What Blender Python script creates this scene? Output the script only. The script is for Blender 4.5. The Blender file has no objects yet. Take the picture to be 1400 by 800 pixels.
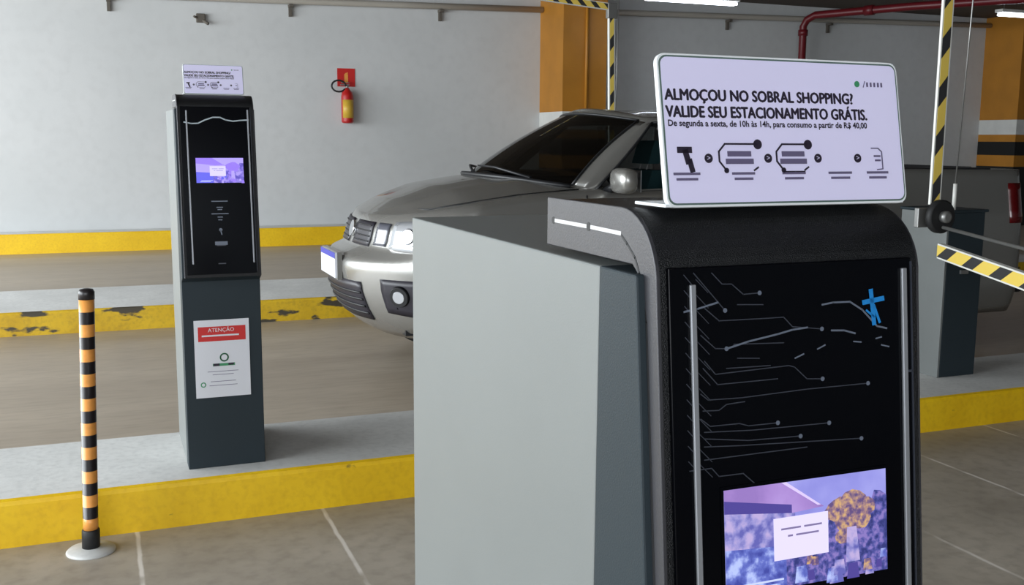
import bpy, bmesh, math, random
from mathutils import Vector, Matrix
random.seed(7)
PI = math.pi
S = bpy.context.scene
COL = S.collection

# ------------------------------------------------------------------ camera
cam_d = bpy.data.cameras.new('camera')
cam = bpy.data.objects.new('camera', cam_d)
COL.objects.link(cam)
S.camera = cam
cam_d.sensor_fit = 'HORIZONTAL'
cam_d.sensor_width = 36.0
cam_d.lens = 1400.0 / 1400.0 * 36.0
cam_d.clip_start = 0.05
cam_d.clip_end = 200
yaw, pitch, roll = math.radians(21.8), math.radians(8.5), math.radians(0.4)
Fv = Vector((math.sin(yaw)*math.cos(pitch), math.cos(yaw)*math.cos(pitch), -math.sin(pitch)))
R0 = Vector((math.cos(yaw), -math.sin(yaw), 0))
U0 = R0.cross(Fv)
Rv = R0*math.cos(roll) + U0*math.sin(roll)
Uv = -R0*math.sin(roll) + U0*math.cos(roll)
cam.matrix_world = Matrix(((Rv.x, Uv.x, -Fv.x, 0), (Rv.y, Uv.y, -Fv.y, 0), (Rv.z, Uv.z, -Fv.z, 1.4), (0, 0, 0, 1)))

# ------------------------------------------------------------------ world, light, exposure
S.view_settings.view_transform = 'Standard'
S.view_settings.look = 'None'
S.view_settings.gamma = 1
S.view_settings.use_curve_mapping = False
S.view_settings.exposure = 0.33
wd = bpy.data.worlds.new('world'); S.world = wd; wd.use_nodes = True
bg = wd.node_tree.nodes['Background']
bg.inputs[0].default_value = (0.80, 0.90, 1.0, 1)
bg.inputs[1].default_value = 0.8

def area(name, loc, target, sx, sy, power, color):
    l = bpy.data.lights.new(name, 'AREA'); l.shape = 'RECTANGLE'; l.size = sx; l.size_y = sy
    l.energy = power; l.color = color
    o = bpy.data.objects.new(name, l); COL.objects.link(o)
    o.location = loc
    o.rotation_euler = (Vector(target) - Vector(loc)).to_track_quat('-Z', 'Y').to_euler()
    return o
# daylight coming in through the open left end and the open entrance behind the camera
area('daylight_side', (-6.3, 6.5, 2.1), (0, 6.8, -.6), 13.0, 2.9, 1150, (0.90, 0.96, 1.0))
area('daylight_entrance', (-2.5, -5.5, 2.2), (0.0, 3.0, -.8), 6.0, 2.6, 230, (0.93, 0.96, 1.0))

# ------------------------------------------------------------------ materials
def new_mat(name):
    m = bpy.data.materials.new(name); m.use_nodes = True
    return m, m.node_tree, m.node_tree.nodes['Principled BSDF']
def lin(c): return tuple(((x/255.0)/12.92 if x/255.0 <= .04045 else ((x/255.0+.055)/1.055)**2.4) for x in c) + (1,)
def mat(name, rgb, rough=.5, metal=0, noise=0, nscale=20, bump=0, bscale=200, emit=0, coat=0, stretch=(1,1,1), rgb2=None, spec=None):
    m, nt, b = new_mat(name)
    c = lin(rgb)
    b.inputs['Base Color'].default_value = c
    b.inputs['Roughness'].default_value = rough
    b.inputs['Metallic'].default_value = metal
    if coat: b.inputs['Coat Weight'].default_value = coat
    if spec is not None: b.inputs['Specular IOR Level'].default_value = spec
    if emit:
        b.inputs['Emission Color'].default_value = c; b.inputs['Emission Strength'].default_value = emit
    L = nt.links
    if noise or bump:
        tc = nt.nodes.new('ShaderNodeTexCoord'); mp = nt.nodes.new('ShaderNodeMapping')
        mp.inputs['Scale'].default_value = stretch
        L.new(tc.outputs['Object'], mp.inputs[0])
    if noise:
        n = nt.nodes.new('ShaderNodeTexNoise'); n.inputs['Scale'].default_value = nscale; n.inputs['Detail'].default_value = 6
        L.new(mp.outputs[0], n.inputs['Vector'])
        r = nt.nodes.new('ShaderNodeValToRGB')
        c2 = lin(rgb2) if rgb2 else tuple(max(0, x*(1-noise)) for x in c[:3])+(1,)
        r.color_ramp.elements[0].position = .38; r.color_ramp.elements[0].color = c2
        r.color_ramp.elements[1].position = .62; r.color_ramp.elements[1].color = c
        L.new(n.outputs['Fac'], r.inputs[0]); L.new(r.outputs[0], b.inputs['Base Color'])
    if bump:
        n2 = nt.nodes.new('ShaderNodeTexNoise'); n2.inputs['Scale'].default_value = bscale; n2.inputs['Detail'].default_value = 2
        L.new(mp.outputs[0], n2.inputs['Vector'])
        bp = nt.nodes.new('ShaderNodeBump'); bp.inputs['Strength'].default_value = bump; bp.inputs['Distance'].default_value = .002
        L.new(n2.outputs['Fac'], bp.inputs['Height']); L.new(bp.outputs[0], b.inputs['Normal'])
    return m

def concrete(name, a, bcol, scale, stretch=(1,1,1), rough=.55, seams=False, speck=None, c3=None):
    """mottled concrete; seams = pale joints running away from the camera"""
    m, nt, b = new_mat(name); L = nt.links; N = nt.nodes
    geo = N.new('ShaderNodeNewGeometry')
    mp = N.new('ShaderNodeMapping'); mp.inputs['Scale'].default_value = stretch
    L.new(geo.outputs['Position'], mp.inputs[0])
    n = N.new('ShaderNodeTexNoise'); n.inputs['Scale'].default_value = scale; n.inputs['Detail'].default_value = 8; n.inputs['Roughness'].default_value = .6
    L.new(mp.outputs[0], n.inputs['Vector'])
    r = N.new('ShaderNodeValToRGB')
    r.color_ramp.elements[0].position = .3; r.color_ramp.elements[0].color = lin(a)
    r.color_ramp.elements[1].position = .7; r.color_ramp.elements[1].color = lin(bcol)
    L.new(n.outputs['Fac'], r.inputs[0])
    out = r.outputs[0]
    def mix(fac, col, cur):
        mx = N.new('ShaderNodeMix'); mx.data_type = 'RGBA'
        L.new(fac, mx.inputs[0]); L.new(cur, mx.inputs[6]); mx.inputs[7].default_value = col
        return mx.outputs[2]
    n3 = N.new('ShaderNodeTexNoise'); n3.inputs['Scale'].default_value = scale*14; n3.inputs['Detail'].default_value = 4
    L.new(mp.outputs[0], n3.inputs['Vector'])
    r3 = N.new('ShaderNodeMapRange'); r3.inputs[1].default_value = .45; r3.inputs[2].default_value = .8; r3.inputs[4].default_value = .45
    L.new(n3.outputs['Fac'], r3.inputs[0])
    out = mix(r3.outputs[0], lin(c3 if c3 else a), out)
    if speck:
        n2 = N.new('ShaderNodeTexNoise'); n2.inputs['Scale'].default_value = speck[0]; n2.inputs['Detail'].default_value = 7
        mp2 = N.new('ShaderNodeMapping'); mp2.inputs['Scale'].default_value = speck[3]
        L.new(geo.outputs['Position'], mp2.inputs[0]); L.new(mp2.outputs[0], n2.inputs['Vector'])
        r2 = N.new('ShaderNodeMapRange'); r2.inputs[1].default_value = speck[1]; r2.inputs[2].default_value = speck[1]+.05
        L.new(n2.outputs['Fac'], r2.inputs[0])
        out = mix(r2.outputs[0], lin(speck[2]), out)
    if seams:
        sp = N.new('ShaderNodeSeparateXYZ'); L.new(geo.outputs['Position'], sp.inputs[0])
        nw = N.new('ShaderNodeTexNoise'); nw.inputs['Scale'].default_value = 9; L.new(geo.outputs['Position'], nw.inputs['Vector'])
        a0 = N.new('ShaderNodeMath'); a0.operation = 'MULTIPLY_ADD'; L.new(nw.outputs['Fac'], a0.inputs[0]); a0.inputs[1].default_value = .012; L.new(sp.outputs['X'], a0.inputs[2])
        a1 = N.new('ShaderNodeMath'); a1.operation = 'ADD'; L.new(a0.outputs[0], a1.inputs[0]); a1.inputs[1].default_value = -.065 + .3325 + 6.65
        a2 = N.new('ShaderNodeMath'); a2.operation = 'MODULO'; L.new(a1.outputs[0], a2.inputs[0]); a2.inputs[1].default_value = .665
        a3 = N.new('ShaderNodeMath'); a3.operation = 'SUBTRACT'; L.new(a2.outputs[0], a3.inputs[0]); a3.inputs[1].default_value = .3325
        a4 = N.new('ShaderNodeMath'); a4.operation = 'ABSOLUTE'; L.new(a3.outputs[0], a4.inputs[0])
        a5 = N.new('ShaderNodeMapRange'); a5.inputs[1].default_value = .004; a5.inputs[2].default_value = .010; a5.inputs[3].default_value = .95; a5.inputs[4].default_value = 0
        L.new(a4.outputs[0], a5.inputs[0])
        n5 = N.new('ShaderNodeTexNoise'); n5.inputs['Scale'].default_value = 5; L.new(geo.outputs['Position'], n5.inputs['Vector'])
        a6 = N.new('ShaderNodeMapRange'); a6.inputs[1].default_value = .35; a6.inputs[2].default_value = .5; L.new(n5.outputs['Fac'], a6.inputs[0])
        a7 = N.new('ShaderNodeMath'); a7.operation = 'MULTIPLY'; L.new(a5.outputs[0], a7.inputs[0]); L.new(a6.outputs[0], a7.inputs[1])
        out = mix(a7.outputs[0], lin((222, 216, 208)), out)
    L.new(out, b.inputs['Base Color'])
    rr = N.new('ShaderNodeMapRange'); rr.inputs[3].default_value = rough-.08; rr.inputs[4].default_value = rough+.12
    L.new(n.outputs['Fac'], rr.inputs[0]); L.new(rr.outputs[0], b.inputs['Roughness'])
    bp = N.new('ShaderNodeBump'); bp.inputs['Strength'].default_value = .25; bp.inputs['Distance'].default_value = .003
    L.new(n3.outputs['Fac'], bp.inputs['Height']); L.new(bp.outputs[0], b.inputs['Normal'])
    return m

M = {}
M['floor'] = concrete('tiled_concrete', (146, 138, 126), (184, 175, 162), 1.3, seams=True, rough=.5, c3=(118, 111, 102))
M['lane'] = concrete('lane_concrete', (152, 139, 123), (180, 168, 151), 1.2, (.35, 1.6, 1), rough=.42, c3=(134, 122, 108))
M['kerb_top'] = concrete('kerb_cement', (200, 201, 199), (222, 223, 221), 2.5, rough=.7, c3=(176, 177, 175))
M['yellow'] = concrete('kerb_yellow_paint', (226, 180, 14), (244, 202, 24), 3, rough=.45, c3=(204, 156, 16), speck=(9, .70, (92, 78, 40), (1, 1, 1.6)))
M['yellow_worn'] = concrete('worn_yellow_paint', (196, 156, 22), (222, 184, 34), 3, rough=.5, c3=(150, 122, 40), speck=(5, .56, (70, 64, 52), (.9, 1, 2.4)))
M['wall'] = concrete('painted_wall', (196, 198, 198), (206, 207, 207), .6, rough=.7, c3=(190, 191, 191))
M['ceiling'] = concrete('raw_ceiling', (78, 70, 62), (96, 87, 78), .7, rough=.8)
M['orange'] = mat('ochre_paint', (182, 122, 38), .5, noise=.12, nscale=3)
M['white_paint'] = mat('white_paint', (214, 214, 210), .5, noise=.08, nscale=5)
M['black_paint'] = mat('black_paint', (18, 18, 18), .45)
M['panel'] = mat('light_grey_powder_coat', (112, 116, 115), .5, noise=.03, nscale=6, bump=.05, bscale=500)
M['cover'] = mat('slate_grey_powder_coat', (43, 52, 57), .5, bump=.15, bscale=600, spec=.18)
M['plate'] = mat('graphite_side_plate', (58, 58, 62), .42, metal=.2, bump=.1, bscale=600)
M['shell'] = mat('textured_black_plastic', (12, 14, 17), .33, bump=.5, bscale=1100, spec=.4)
M['glass_black'] = mat('gloss_black_glass', (4, 5, 9), .16, spec=.12)
M['strip'] = mat('brushed_aluminium', (150, 153, 158), .4, metal=.5)
M['print'] = mat('grey_print', (50, 54, 64), .4)
M['print_bright'] = mat('silver_print', (96, 104, 118), .35)
M['print_blue'] = mat('blue_print', (26, 128, 200), .4)
M['slot_light'] = mat('white_slot_light', (190, 190, 190), .5)  # flat white in place of light seen through the plate slots
M['dark'] = mat('dark_gap', (16, 17, 19), .6)
M['sign_face'] = mat('lilac_sign_face', (224, 220, 250), .3)
M['sign_white'] = mat('white_acrylic', (228, 232, 234), .25)
M['sign_green'] = mat('grey_green_line', (84, 104, 98), .4)
M['ink'] = mat('dark_ink', (34, 26, 44), .5)
M['ink_soft'] = mat('soft_ink', (98, 90, 120), .5)
M['ink_green'] = mat('green_ink', (60, 140, 96), .5)
M['red'] = mat('red_sign', (196, 40, 38), .4)
M['paper'] = mat('white_paper', (214, 216, 222), .5)
M['ext_red'] = mat('extinguisher_red', (176, 30, 28), .3, coat=.4)
M['gold'] = mat('yellow_label', (206, 168, 60), .4)
M['rubber'] = mat('black_rubber', (26, 26, 27), .6)
M['bol_black'] = mat('bollard_black', (34, 30, 32), .35)
M['bol_orange'] = mat('bollard_orange', (236, 160, 78), .35, noise=.12, nscale=30)
M['steel'] = mat('galvanised_steel', (150, 150, 148), .4, metal=.7)
M['pipe_grey'] = mat('pale_conduit', (176, 170, 160), .45)
M['redpipe'] = mat('red_pipe_paint', (104, 22, 30), .4)
M['boom_yellow'] = mat('boom_yellow', (236, 206, 96), .4)
M['boom_black'] = mat('boom_black', (52, 52, 54), .4)
M['boom_white'] = mat('boom_white', (226, 226, 220), .4)
M['car'] = mat('silver_car_paint', (154, 153, 149), .27, metal=.6, coat=.6)
M['car_black'] = mat('black_car_plastic', (26, 27, 30), .45)
M['grille'] = mat('grille_plastic', (40, 38, 46), .4)
M['chrome'] = mat('chrome', (220, 222, 226), .1, metal=1)
M['smoke'] = mat('smoked_lamp_lens', (84, 86, 96), .15, coat=.6)
M['tail'] = mat('red_lens', (84, 8, 12), .15, coat=.5)
M['lamp_clear'] = mat('headlamp_reflector', (206, 210, 216), .12, metal=.6, coat=.8)
M['lamp_blue_glint'] = mat('lens_blue_reflection', (150, 180, 235), .1, metal=.3, coat=.8)  # blue reflection on the headlamp, painted into the lens colour
M['plate_white'] = mat('number_plate_white', (226, 228, 236), .4)
M['plate_blue'] = mat('number_plate_blue', (60, 66, 170), .4)
M['seat'] = mat('dark_seat_fabric', (30, 32, 34), .8)
M['seat_teal'] = mat('teal_seat_cover', (18, 58, 62), .8)
M['tonneau'] = mat('black_tonneau_vinyl', (36, 36, 38), .6)
M['alloy'] = mat('alloy_rim', (170, 172, 176), .3, metal=.8)
M['tube'] = mat('lit_fluorescent_tube', (236, 244, 255), .4, emit=9)
M['stain'] = mat('dark_bracket', (92, 86, 78), .7)
def glassmat():
    m, nt, b = new_mat('tinted_window_glass'); N = nt.nodes; L = nt.links
    out = N['Material Output']
    tr = N.new('ShaderNodeBsdfTransparent'); tr.inputs[0].default_value = (.16, .17, .165, 1)
    gl = N.new('ShaderNodeBsdfGlossy'); gl.inputs['Roughness'].default_value = .03; gl.inputs[0].default_value = (.9, .9, .9, 1)
    fr = N.new('ShaderNodeFresnel'); fr.inputs[0].default_value = 1.5
    mx = N.new('ShaderNodeMixShader'); L.new(fr.outputs[0], mx.inputs[0]); L.new(tr.outputs[0], mx.inputs[1]); L.new(gl.outputs[0], mx.inputs[2])
    L.new(mx.outputs[0], out.inputs[0])
    return m
M['window_glass'] = glassmat()
def emis(name, rgb, s=1.0):
    m, nt, b = new_mat(name)
    b.inputs['Base Color'].default_value = (.01, .01, .01, 1); b.inputs['Roughness'].default_value = .2
    b.inputs['Emission Color'].default_value = lin(rgb); b.inputs['Emission Strength'].default_value = s
    return m
def screen_noise(name, c1, c2, c3, scale, s=1.0):
    m, nt, b = new_mat(name); N = nt.nodes; L = nt.links
    b.inputs['Base Color'].default_value = (.01, .01, .01, 1); b.inputs['Roughness'].default_value = .2
    tc = N.new('ShaderNodeTexCoord'); n = N.new('ShaderNodeTexNoise'); n.inputs['Scale'].default_value = scale; n.inputs['Detail'].default_value = 4
    L.new(tc.outputs['Object'], n.inputs['Vector'])
    r = N.new('ShaderNodeValToRGB'); r.color_ramp.elements[0].position = .38; r.color_ramp.elements[1].position = .62
    r.color_ramp.elements[0].color = lin(c1); r.color_ramp.elements[1].color = lin(c3)
    e = r.color_ramp.elements.new(.5); e.color = lin(c2)
    L.new(n.outputs['Fac'], r.inputs[0]); L.new(r.outputs[0], b.inputs['Emission Color'])
    b.inputs['Emission Strength'].default_value = s
    return m
M['scr_bg'] = screen_noise('screen_sky', (120, 120, 196), (136, 136, 210), (150, 150, 218), 14)
M['scr_ceil'] = screen_noise('screen_ceiling', (140, 112, 180), (156, 126, 194), (166, 138, 204), 20)
M['scr_beam'] = emis('screen_beam', (72, 62, 140))
M['scr_line'] = emis('screen_light_line', (206, 190, 236))
M['scr_hall'] = screen_noise('screen_hall', (92, 92, 168), (140, 136, 196), (176, 160, 206), 90)
M['scr_floor'] = screen_noise('screen_cars', (58, 66, 150), (92, 104, 186), (170, 184, 236), 70)
M['scr_crowd'] = screen_noise('screen_crowd', (44, 50, 112), (76, 78, 150), (128, 112, 180), 170)
M['scr_gold'] = screen_noise('screen_golden_tree', (92, 74, 120), (150, 118, 122), (196, 158, 112), 190)
M['far_light'] = emis('violet_screen_light', (168, 152, 240)); M['far_violet'] = emis('violet_screen', (142, 116, 226)); M['far_blue'] = emis('blue_screen', (92, 92, 222)); M['far_dim'] = screen_noise('violet_screen_crowd', (86, 74, 176), (112, 98, 200), (160, 144, 226), 60); M['far_white'] = emis('violet_screen_popup', (206, 198, 255))
M['wave_print'] = mat('pale_wave_print', (168, 180, 186), .35)
M['scr_pop'] = emis('screen_popup', (216, 208, 240))
M['scr_txt'] = emis('screen_text', (120, 110, 150))
M['scr_white'] = emis('screen_small_text', (190, 200, 240))

# ------------------------------------------------------------------ mesh builder
ident = lambda x, y, z: (x, y, z)
class MB:
    def __init__(s): s.v = []; s.f = []; s.m = []; s.mats = []; s.sm = []
    def mi(s, m):
        if m not in s.mats: s.mats.append(m)
        return s.mats.index(m)
    def add(s, vs, fs, m, smooth=False):
        o = len(s.v); s.v += [tuple(v) for v in vs]; k = s.mi(m)
        for f in fs: s.f.append(tuple(i+o for i in f)); s.m.append(k); s.sm.append(smooth)
    def box(s, x0, x1, y0, y1, z0, z1, m, fn=ident):
        p = [fn(x, y, z) for x in (x0, x1) for y in (y0, y1) for z in (z0, z1)]
        s.add(p, [(0,1,3,2),(4,6,7,5),(0,4,5,1),(2,3,7,6),(0,2,6,4),(1,5,7,3)], m)
    def prism(s, prof, a, b, fn, m, smooth=False):
        """prof: list of 2-D points, fn(p, q, t) -> xyz, extruded from t=a to t=b"""
        n = len(prof)
        vs = [fn(p[0], p[1], a) for p in prof] + [fn(p[0], p[1], b) for p in prof]
        s.add(vs, [(i, (i+1) % n, n+(i+1) % n, n+i) for i in range(n)], m, smooth)
        s.add(vs[:n], [tuple(range(n))], m); s.add(vs[n:], [tuple(reversed(range(n)))], m)
    def tube(s, pts, r, m, seg=12, cap=True):
        pts = [Vector(p) for p in pts]; rings = []
        up = None
        for i, p in enumerate(pts):
            d = (pts[min(i+1, len(pts)-1)] - pts[max(i-1, 0)]).normalized()
            if up is None: up = Vector((0,0,1)) if abs(d.z) < .9 else Vector((1,0,0))
            a = d.cross(up).normalized(); b = a.cross(d).normalized(); up = b
            rr = r[i] if isinstance(r, (list, tuple)) else r
            rings.append([p + a*rr*math.cos(2*PI*k/seg) + b*rr*math.sin(2*PI*k/seg) for k in range(seg)])
        vs = [v for rg in rings for v in rg]; fs = []
        for i in range(len(pts)-1):
            for k in range(seg):
                fs.append((i*seg+k, i*seg+(k+1) % seg, (i+1)*seg+(k+1) % seg, (i+1)*seg+k))
        s.add(vs, fs, m, True)
        if cap: s.add(rings[0], [tuple(reversed(range(seg)))], m); s.add(rings[-1], [tuple(range(seg))], m)
    def lathe(s, prof, m, fn=ident, seg=32):
        """prof (r, z) turned about z"""
        vs = [fn(r*math.cos(2*PI*k/seg), r*math.sin(2*PI*k/seg), z) for (r, z) in prof for k in range(seg)]
        fs = [(i*seg+k, i*seg+(k+1) % seg, (i+1)*seg+(k+1) % seg, (i+1)*seg+k) for i in range(len(prof)-1) for k in range(seg)]
        s.add(vs, fs, m, True)
        s.add([fn(prof[0][0]*math.cos(2*PI*k/seg), prof[0][0]*math.sin(2*PI*k/seg), prof[0][1]) for k in range(seg)], [tuple(reversed(range(seg)))], m)
        s.add([fn(prof[-1][0]*math.cos(2*PI*k/seg), prof[-1][0]*math.sin(2*PI*k/seg), prof[-1][1]) for k in range(seg)], [tuple(range(seg))], m)
    def grid(s, rows, m, smooth=True, flip=False):
        nr = len(rows); nc = len(rows[0])
        vs = [p for r in rows for p in r]
        fs = [(i*nc+j, i*nc+j+1, (i+1)*nc+j+1, (i+1)*nc+j) for i in range(nr-1) for j in range(nc-1)]
        if flip: fs = [tuple(reversed(f)) for f in fs]
        s.add(vs, fs, m, smooth)
    def ribbon(s, pts, w, fn, n, m, th=.0004):
        """flat line drawn on a plane; fn(u, w, n) -> xyz"""
        for (a, b) in zip(pts[:-1], pts[1:]):
            d = Vector((b[0]-a[0], b[1]-a[1])); l = d.length
            if l < 1e-6: continue
            d /= l; q = Vector((-d.y, d.x))*w/2; e = d*w*.3
            c = [(a[0]-e.x+q.x, a[1]-e.y+q.y), (b[0]+e.x+q.x, b[1]+e.y+q.y), (b[0]+e.x-q.x, b[1]+e.y-q.y), (a[0]-e.x-q.x, a[1]-e.y-q.y)]
            s.prism(c, n, n+th, fn, m)
    def disc(s, c, r, fn, n, m, th=.0004, seg=16):
        s.prism([(c[0]+r*math.cos(2*PI*k/seg), c[1]+r*math.sin(2*PI*k/seg)) for k in range(seg)], n, n+th, fn, m)
    def rect(s, u0, u1, w0, w1, fn, n, m, th=.0004):
        s.prism([(u0, w0), (u1, w0), (u1, w1), (u0, w1)], n, n+th, fn, m)
    def text(s, txt, size, cu, cw, fn, n, m, width=None, align='CENTER', bold=0.0):
        cu_ = bpy.data.curves.new('lettering', 'FONT'); cu_.body = txt; cu_.size = size; cu_.align_x = align; cu_.align_y = 'CENTER'
        cu_.offset = bold; cu_.resolution_u = 3
        o = bpy.data.objects.new('lettering', cu_); COL.objects.link(o)
        dg = bpy.context.evaluated_depsgraph_get(); dg.update()
        me = bpy.data.meshes.new_from_object(o.evaluated_get(dg))
        xs = [v.co.x for v in me.vertices]
        k = 1.0
        if width and xs: k = width/(max(xs)-min(xs))
        s.add([fn(cu + v.co.x*k, cw + v.co.y, n) for v in me.vertices], [tuple(p.vertices) for p in me.polygons], m)
        bpy.data.objects.remove(o); bpy.data.curves.remove(cu_); bpy.data.meshes.remove(me)
    def build(s, name, parent=None, bevel=0, kind=None, label=None, solid=0, fixn=True, seg=2):
        me = bpy.data.meshes.new(name); me.from_pydata(s.v, [], s.f); me.update()
        for m in s.mats: me.materials.append(M[m])
        for p, k, sm in zip(me.polygons, s.m, s.sm): p.material_index = k; p.use_smooth = sm
        if fixn:
            bm = bmesh.new(); bm.from_mesh(me)
            bmesh.ops.remove_doubles(bm, verts=bm.verts, dist=1e-6)
            bmesh.ops.recalc_face_normals(bm, faces=bm.faces)
            bm.to_mesh(me); bm.free()
        o = bpy.data.objects.new(name, me); COL.objects.link(o)
        if parent: o.parent = parent
        if bevel:
            b = o.modifiers.new('bevel', 'BEVEL'); b.width = bevel; b.segments = seg; b.limit_method = 'ANGLE'; b.angle_limit = math.radians(40)
        if solid:
            b = o.modifiers.new('thickness', 'SOLIDIFY'); b.thickness = abs(solid); b.offset = -1 if solid > 0 else 1
        if kind: o['kind'] = kind
        if label: o['label'] = label
        return o
def thing(name, label, cat, loc, rz=0, group=None):
    o = bpy.data.objects.new(name, None); COL.objects.link(o); o.empty_display_size = .1
    o.location = loc; o.rotation_euler = (0, 0, rz); o['label'] = label; o['category'] = cat
    if group: o['group'] = group
    return o
def tag(o, label, cat, group=None):
    o['label'] = label; o['category'] = cat
    if group: o['group'] = group
    return o
XZ = lambda p, q, t: (p, t, q)      # profile in x,z extruded along y
YZ = lambda p, q, t: (t, p, q)      # profile in y,z extruded along x
XY = lambda p, q, t: (p, q, t)

# ================================================================== SETTING
CEIL = 3.53
b = MB(); b.box(-8, 26, -7, 3.745, -.2, 0, 'floor'); b.box(-8, 26, 3.745, 14.1, -.2, 0, 'lane'); b.build('floor', kind='structure')
b = MB(); b.box(-8, 26, -7, 14.1, CEIL, CEIL+.25, 'ceiling'); b.build('ceiling', kind='structure')
b = MB(); b.box(-8, 26, 13.9, 14.15, 0, CEIL, 'wall'); b.build('wall_back', kind='structure')
b = MB(); b.box(25.9, 26.1, -7, 13.9, 0, CEIL, 'wall'); b.build('wall_right', kind='structure')
b = MB(); b.box(2.0, 26, -7.2, -7, 0, CEIL, 'wall'); b.build('wall_front', kind='structure')
for yb in (1.2,):
    b = MB(); b.box(-8, 26, yb, yb+.3, CEIL-.22, CEIL, 'ceiling'); b.build('ceiling_beam', kind='structure')

def kerb(y0, y1, h, x0, x1, ymat, band=.035, name='kerb'):
    """concrete island with a yellow painted face"""
    b = MB()
    rd = .02
    prof = [(y0, 0), (y0, h-rd), (y0+rd*.3, h-rd*.3), (y0+rd, h), (y1-rd, h), (y1, h-rd), (y1, 0)]
    fn = lambda p, q, t: (t, p, q)
    N = 60
    xs = [x0+(x1-x0)*i/N for i in range(N+1)]
    for i, (p0, p1) in enumerate(zip(prof[:-1], prof[1:])):
        m = ymat if i in (0, 1, 2) else 'kerb_top'
        rows = [[fn(p0[0], p0[1], x) for x in xs], [fn(p1[0], p1[1], x) for x in xs]]
        b.grid(rows, m, smooth=False)
    b.add([fn(p, q, x0) for p, q in prof], [tuple(range(7))], 'kerb_top'); b.add([fn(p, q, x1) for p, q in prof], [tuple(range(7))], 'kerb_top')
    return b.build(name, kind='structure')
kerb(3.745, 4.42, .17, -6, 9.5, 'yellow')
kerb(7.89, 9.05, .17, -6, 9.5, 'yellow_worn')
kerb(13.5, 13.9, .24, -8, 26, 'yellow')

def column(x0, x1, y0, y1, conduit):
    b = MB()
    bands = [(0, 1.0, 'black_paint'), (1.0, 1.19, 'orange'), (1.19, 1.42, 'black_paint'), (1.42, 1.54, 'orange'), (1.54, 1.79, 'white_paint'), (1.79, CEIL, 'orange')]
    for z0, z1, m in bands: b.box(x0, x1, y0, y1, z0, z1, m)
    if conduit: b.tube([(x0+.35, y0-.02, 1.79), (x0+.35, y0-.02, CEIL)], .022, 'orange', 10)
    return b.build('column', kind='structure')
column(5.97, 6.64, 13.1, 13.9, True)
column(14.38, 15.2, 13.1, 13.9, False)
# ================================================================== TICKET KIOSKS
ANG = math.radians(6.3); TA, CA, SA = math.tan(ANG), math.cos(ANG), math.sin(ANG)
circuit = [[[-0.0819,-0.0285],[-0.0725,-0.0192],[-0.0634,-0.0188],[-0.0524,-0.0099],[-0.0367,-0.0103]],[[-0.099,-0.0292],[-0.0703,0.0023]],[[-0.0896,-0.0005],[-0.0761,0.0104],[-0.0337,0.011],[-0.0133,0.011],[-0.0047,0.0195],[0.0252,0.0232]],[[-0.0937,0.0212],[-0.0802,0.0327],[-0.0698,0.0335]],[[-0.0909,0.0421],[-0.0808,0.0536],[-0.0092,0.0518],[-0.0034,0.0535],[0.009,0.0644],[0.0249,0.0656]],[[-0.0924,0.0479],[-0.079,0.0621],[-0.0205,0.062]],[[-0.0951,0.0685],[-0.0884,0.0739],[-0.0569,0.0748],[0.0088,0.0731],[0.0728,0.0733]],[[-0.0934,0.0824],[-0.0782,0.0832],[-0.0711,0.079],[-0.0534,0.0782]],[[-0.0957,0.0887],[-0.0869,0.0955],[-0.0589,0.0958],[-0.0504,0.0985],[-0.0215,0.0988]],[[-0.0926,0.0998],[-0.047,0.1025],[0.0308,0.1038]],[[-0.0927,0.1051],[-0.0508,0.1106],[0.0011,0.1122]],[[-0.0929,0.1117],[-0.058,0.1141],[0.0646,0.1205]],[[-0.0932,0.1224],[-0.0221,0.1222],[0.0076,0.1222]],[[-0.1071,0.1298],[-0.0865,0.1298],[-0.0798,0.1372],[-0.0565,0.1374],[-0.046,0.1466]],[[-0.0583,-0.0018],[-0.0334,-0.0005]],[[-0.0595,0.042],[-0.0382,0.0436]],[[-0.0703,0.0496],[-0.0275,0.0504]],[[-0.0627,0.0304],[-0.0139,0.0324]]]
dots = [(-.0367,-.0103), (-.0703,.0023), (.0252,.0232), (-.0698,.0335), (.0249,.0656), (.0728,.0733), (-.0215,.0988), (.0308,.1038), (.0011,.1122), (.0646,.1205)]
carline = [[(-.1087,.0014),(-.0965,-.0003),(-.0771,-.0046)],[(-.0698,.0335),(-.0485,.0289),(-.0195,.0247),(-.0048,.022),(.0101,.021)],[(.0257,.0027),(.0371,.0014),(.0548,.0017),(.0679,.0094),(.0834,.0243),(.0938,.0268)],[(.035,.0251),(.0481,.0259),(.0597,.0291)],[(.02,.040),(.028,.037)],[(-.003,.046),(.006,.043)],[(.058,.036),(.066,.037)],[(.082,.035),(.088,.034)],[(.088,.041),(.096,.043)]]

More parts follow.
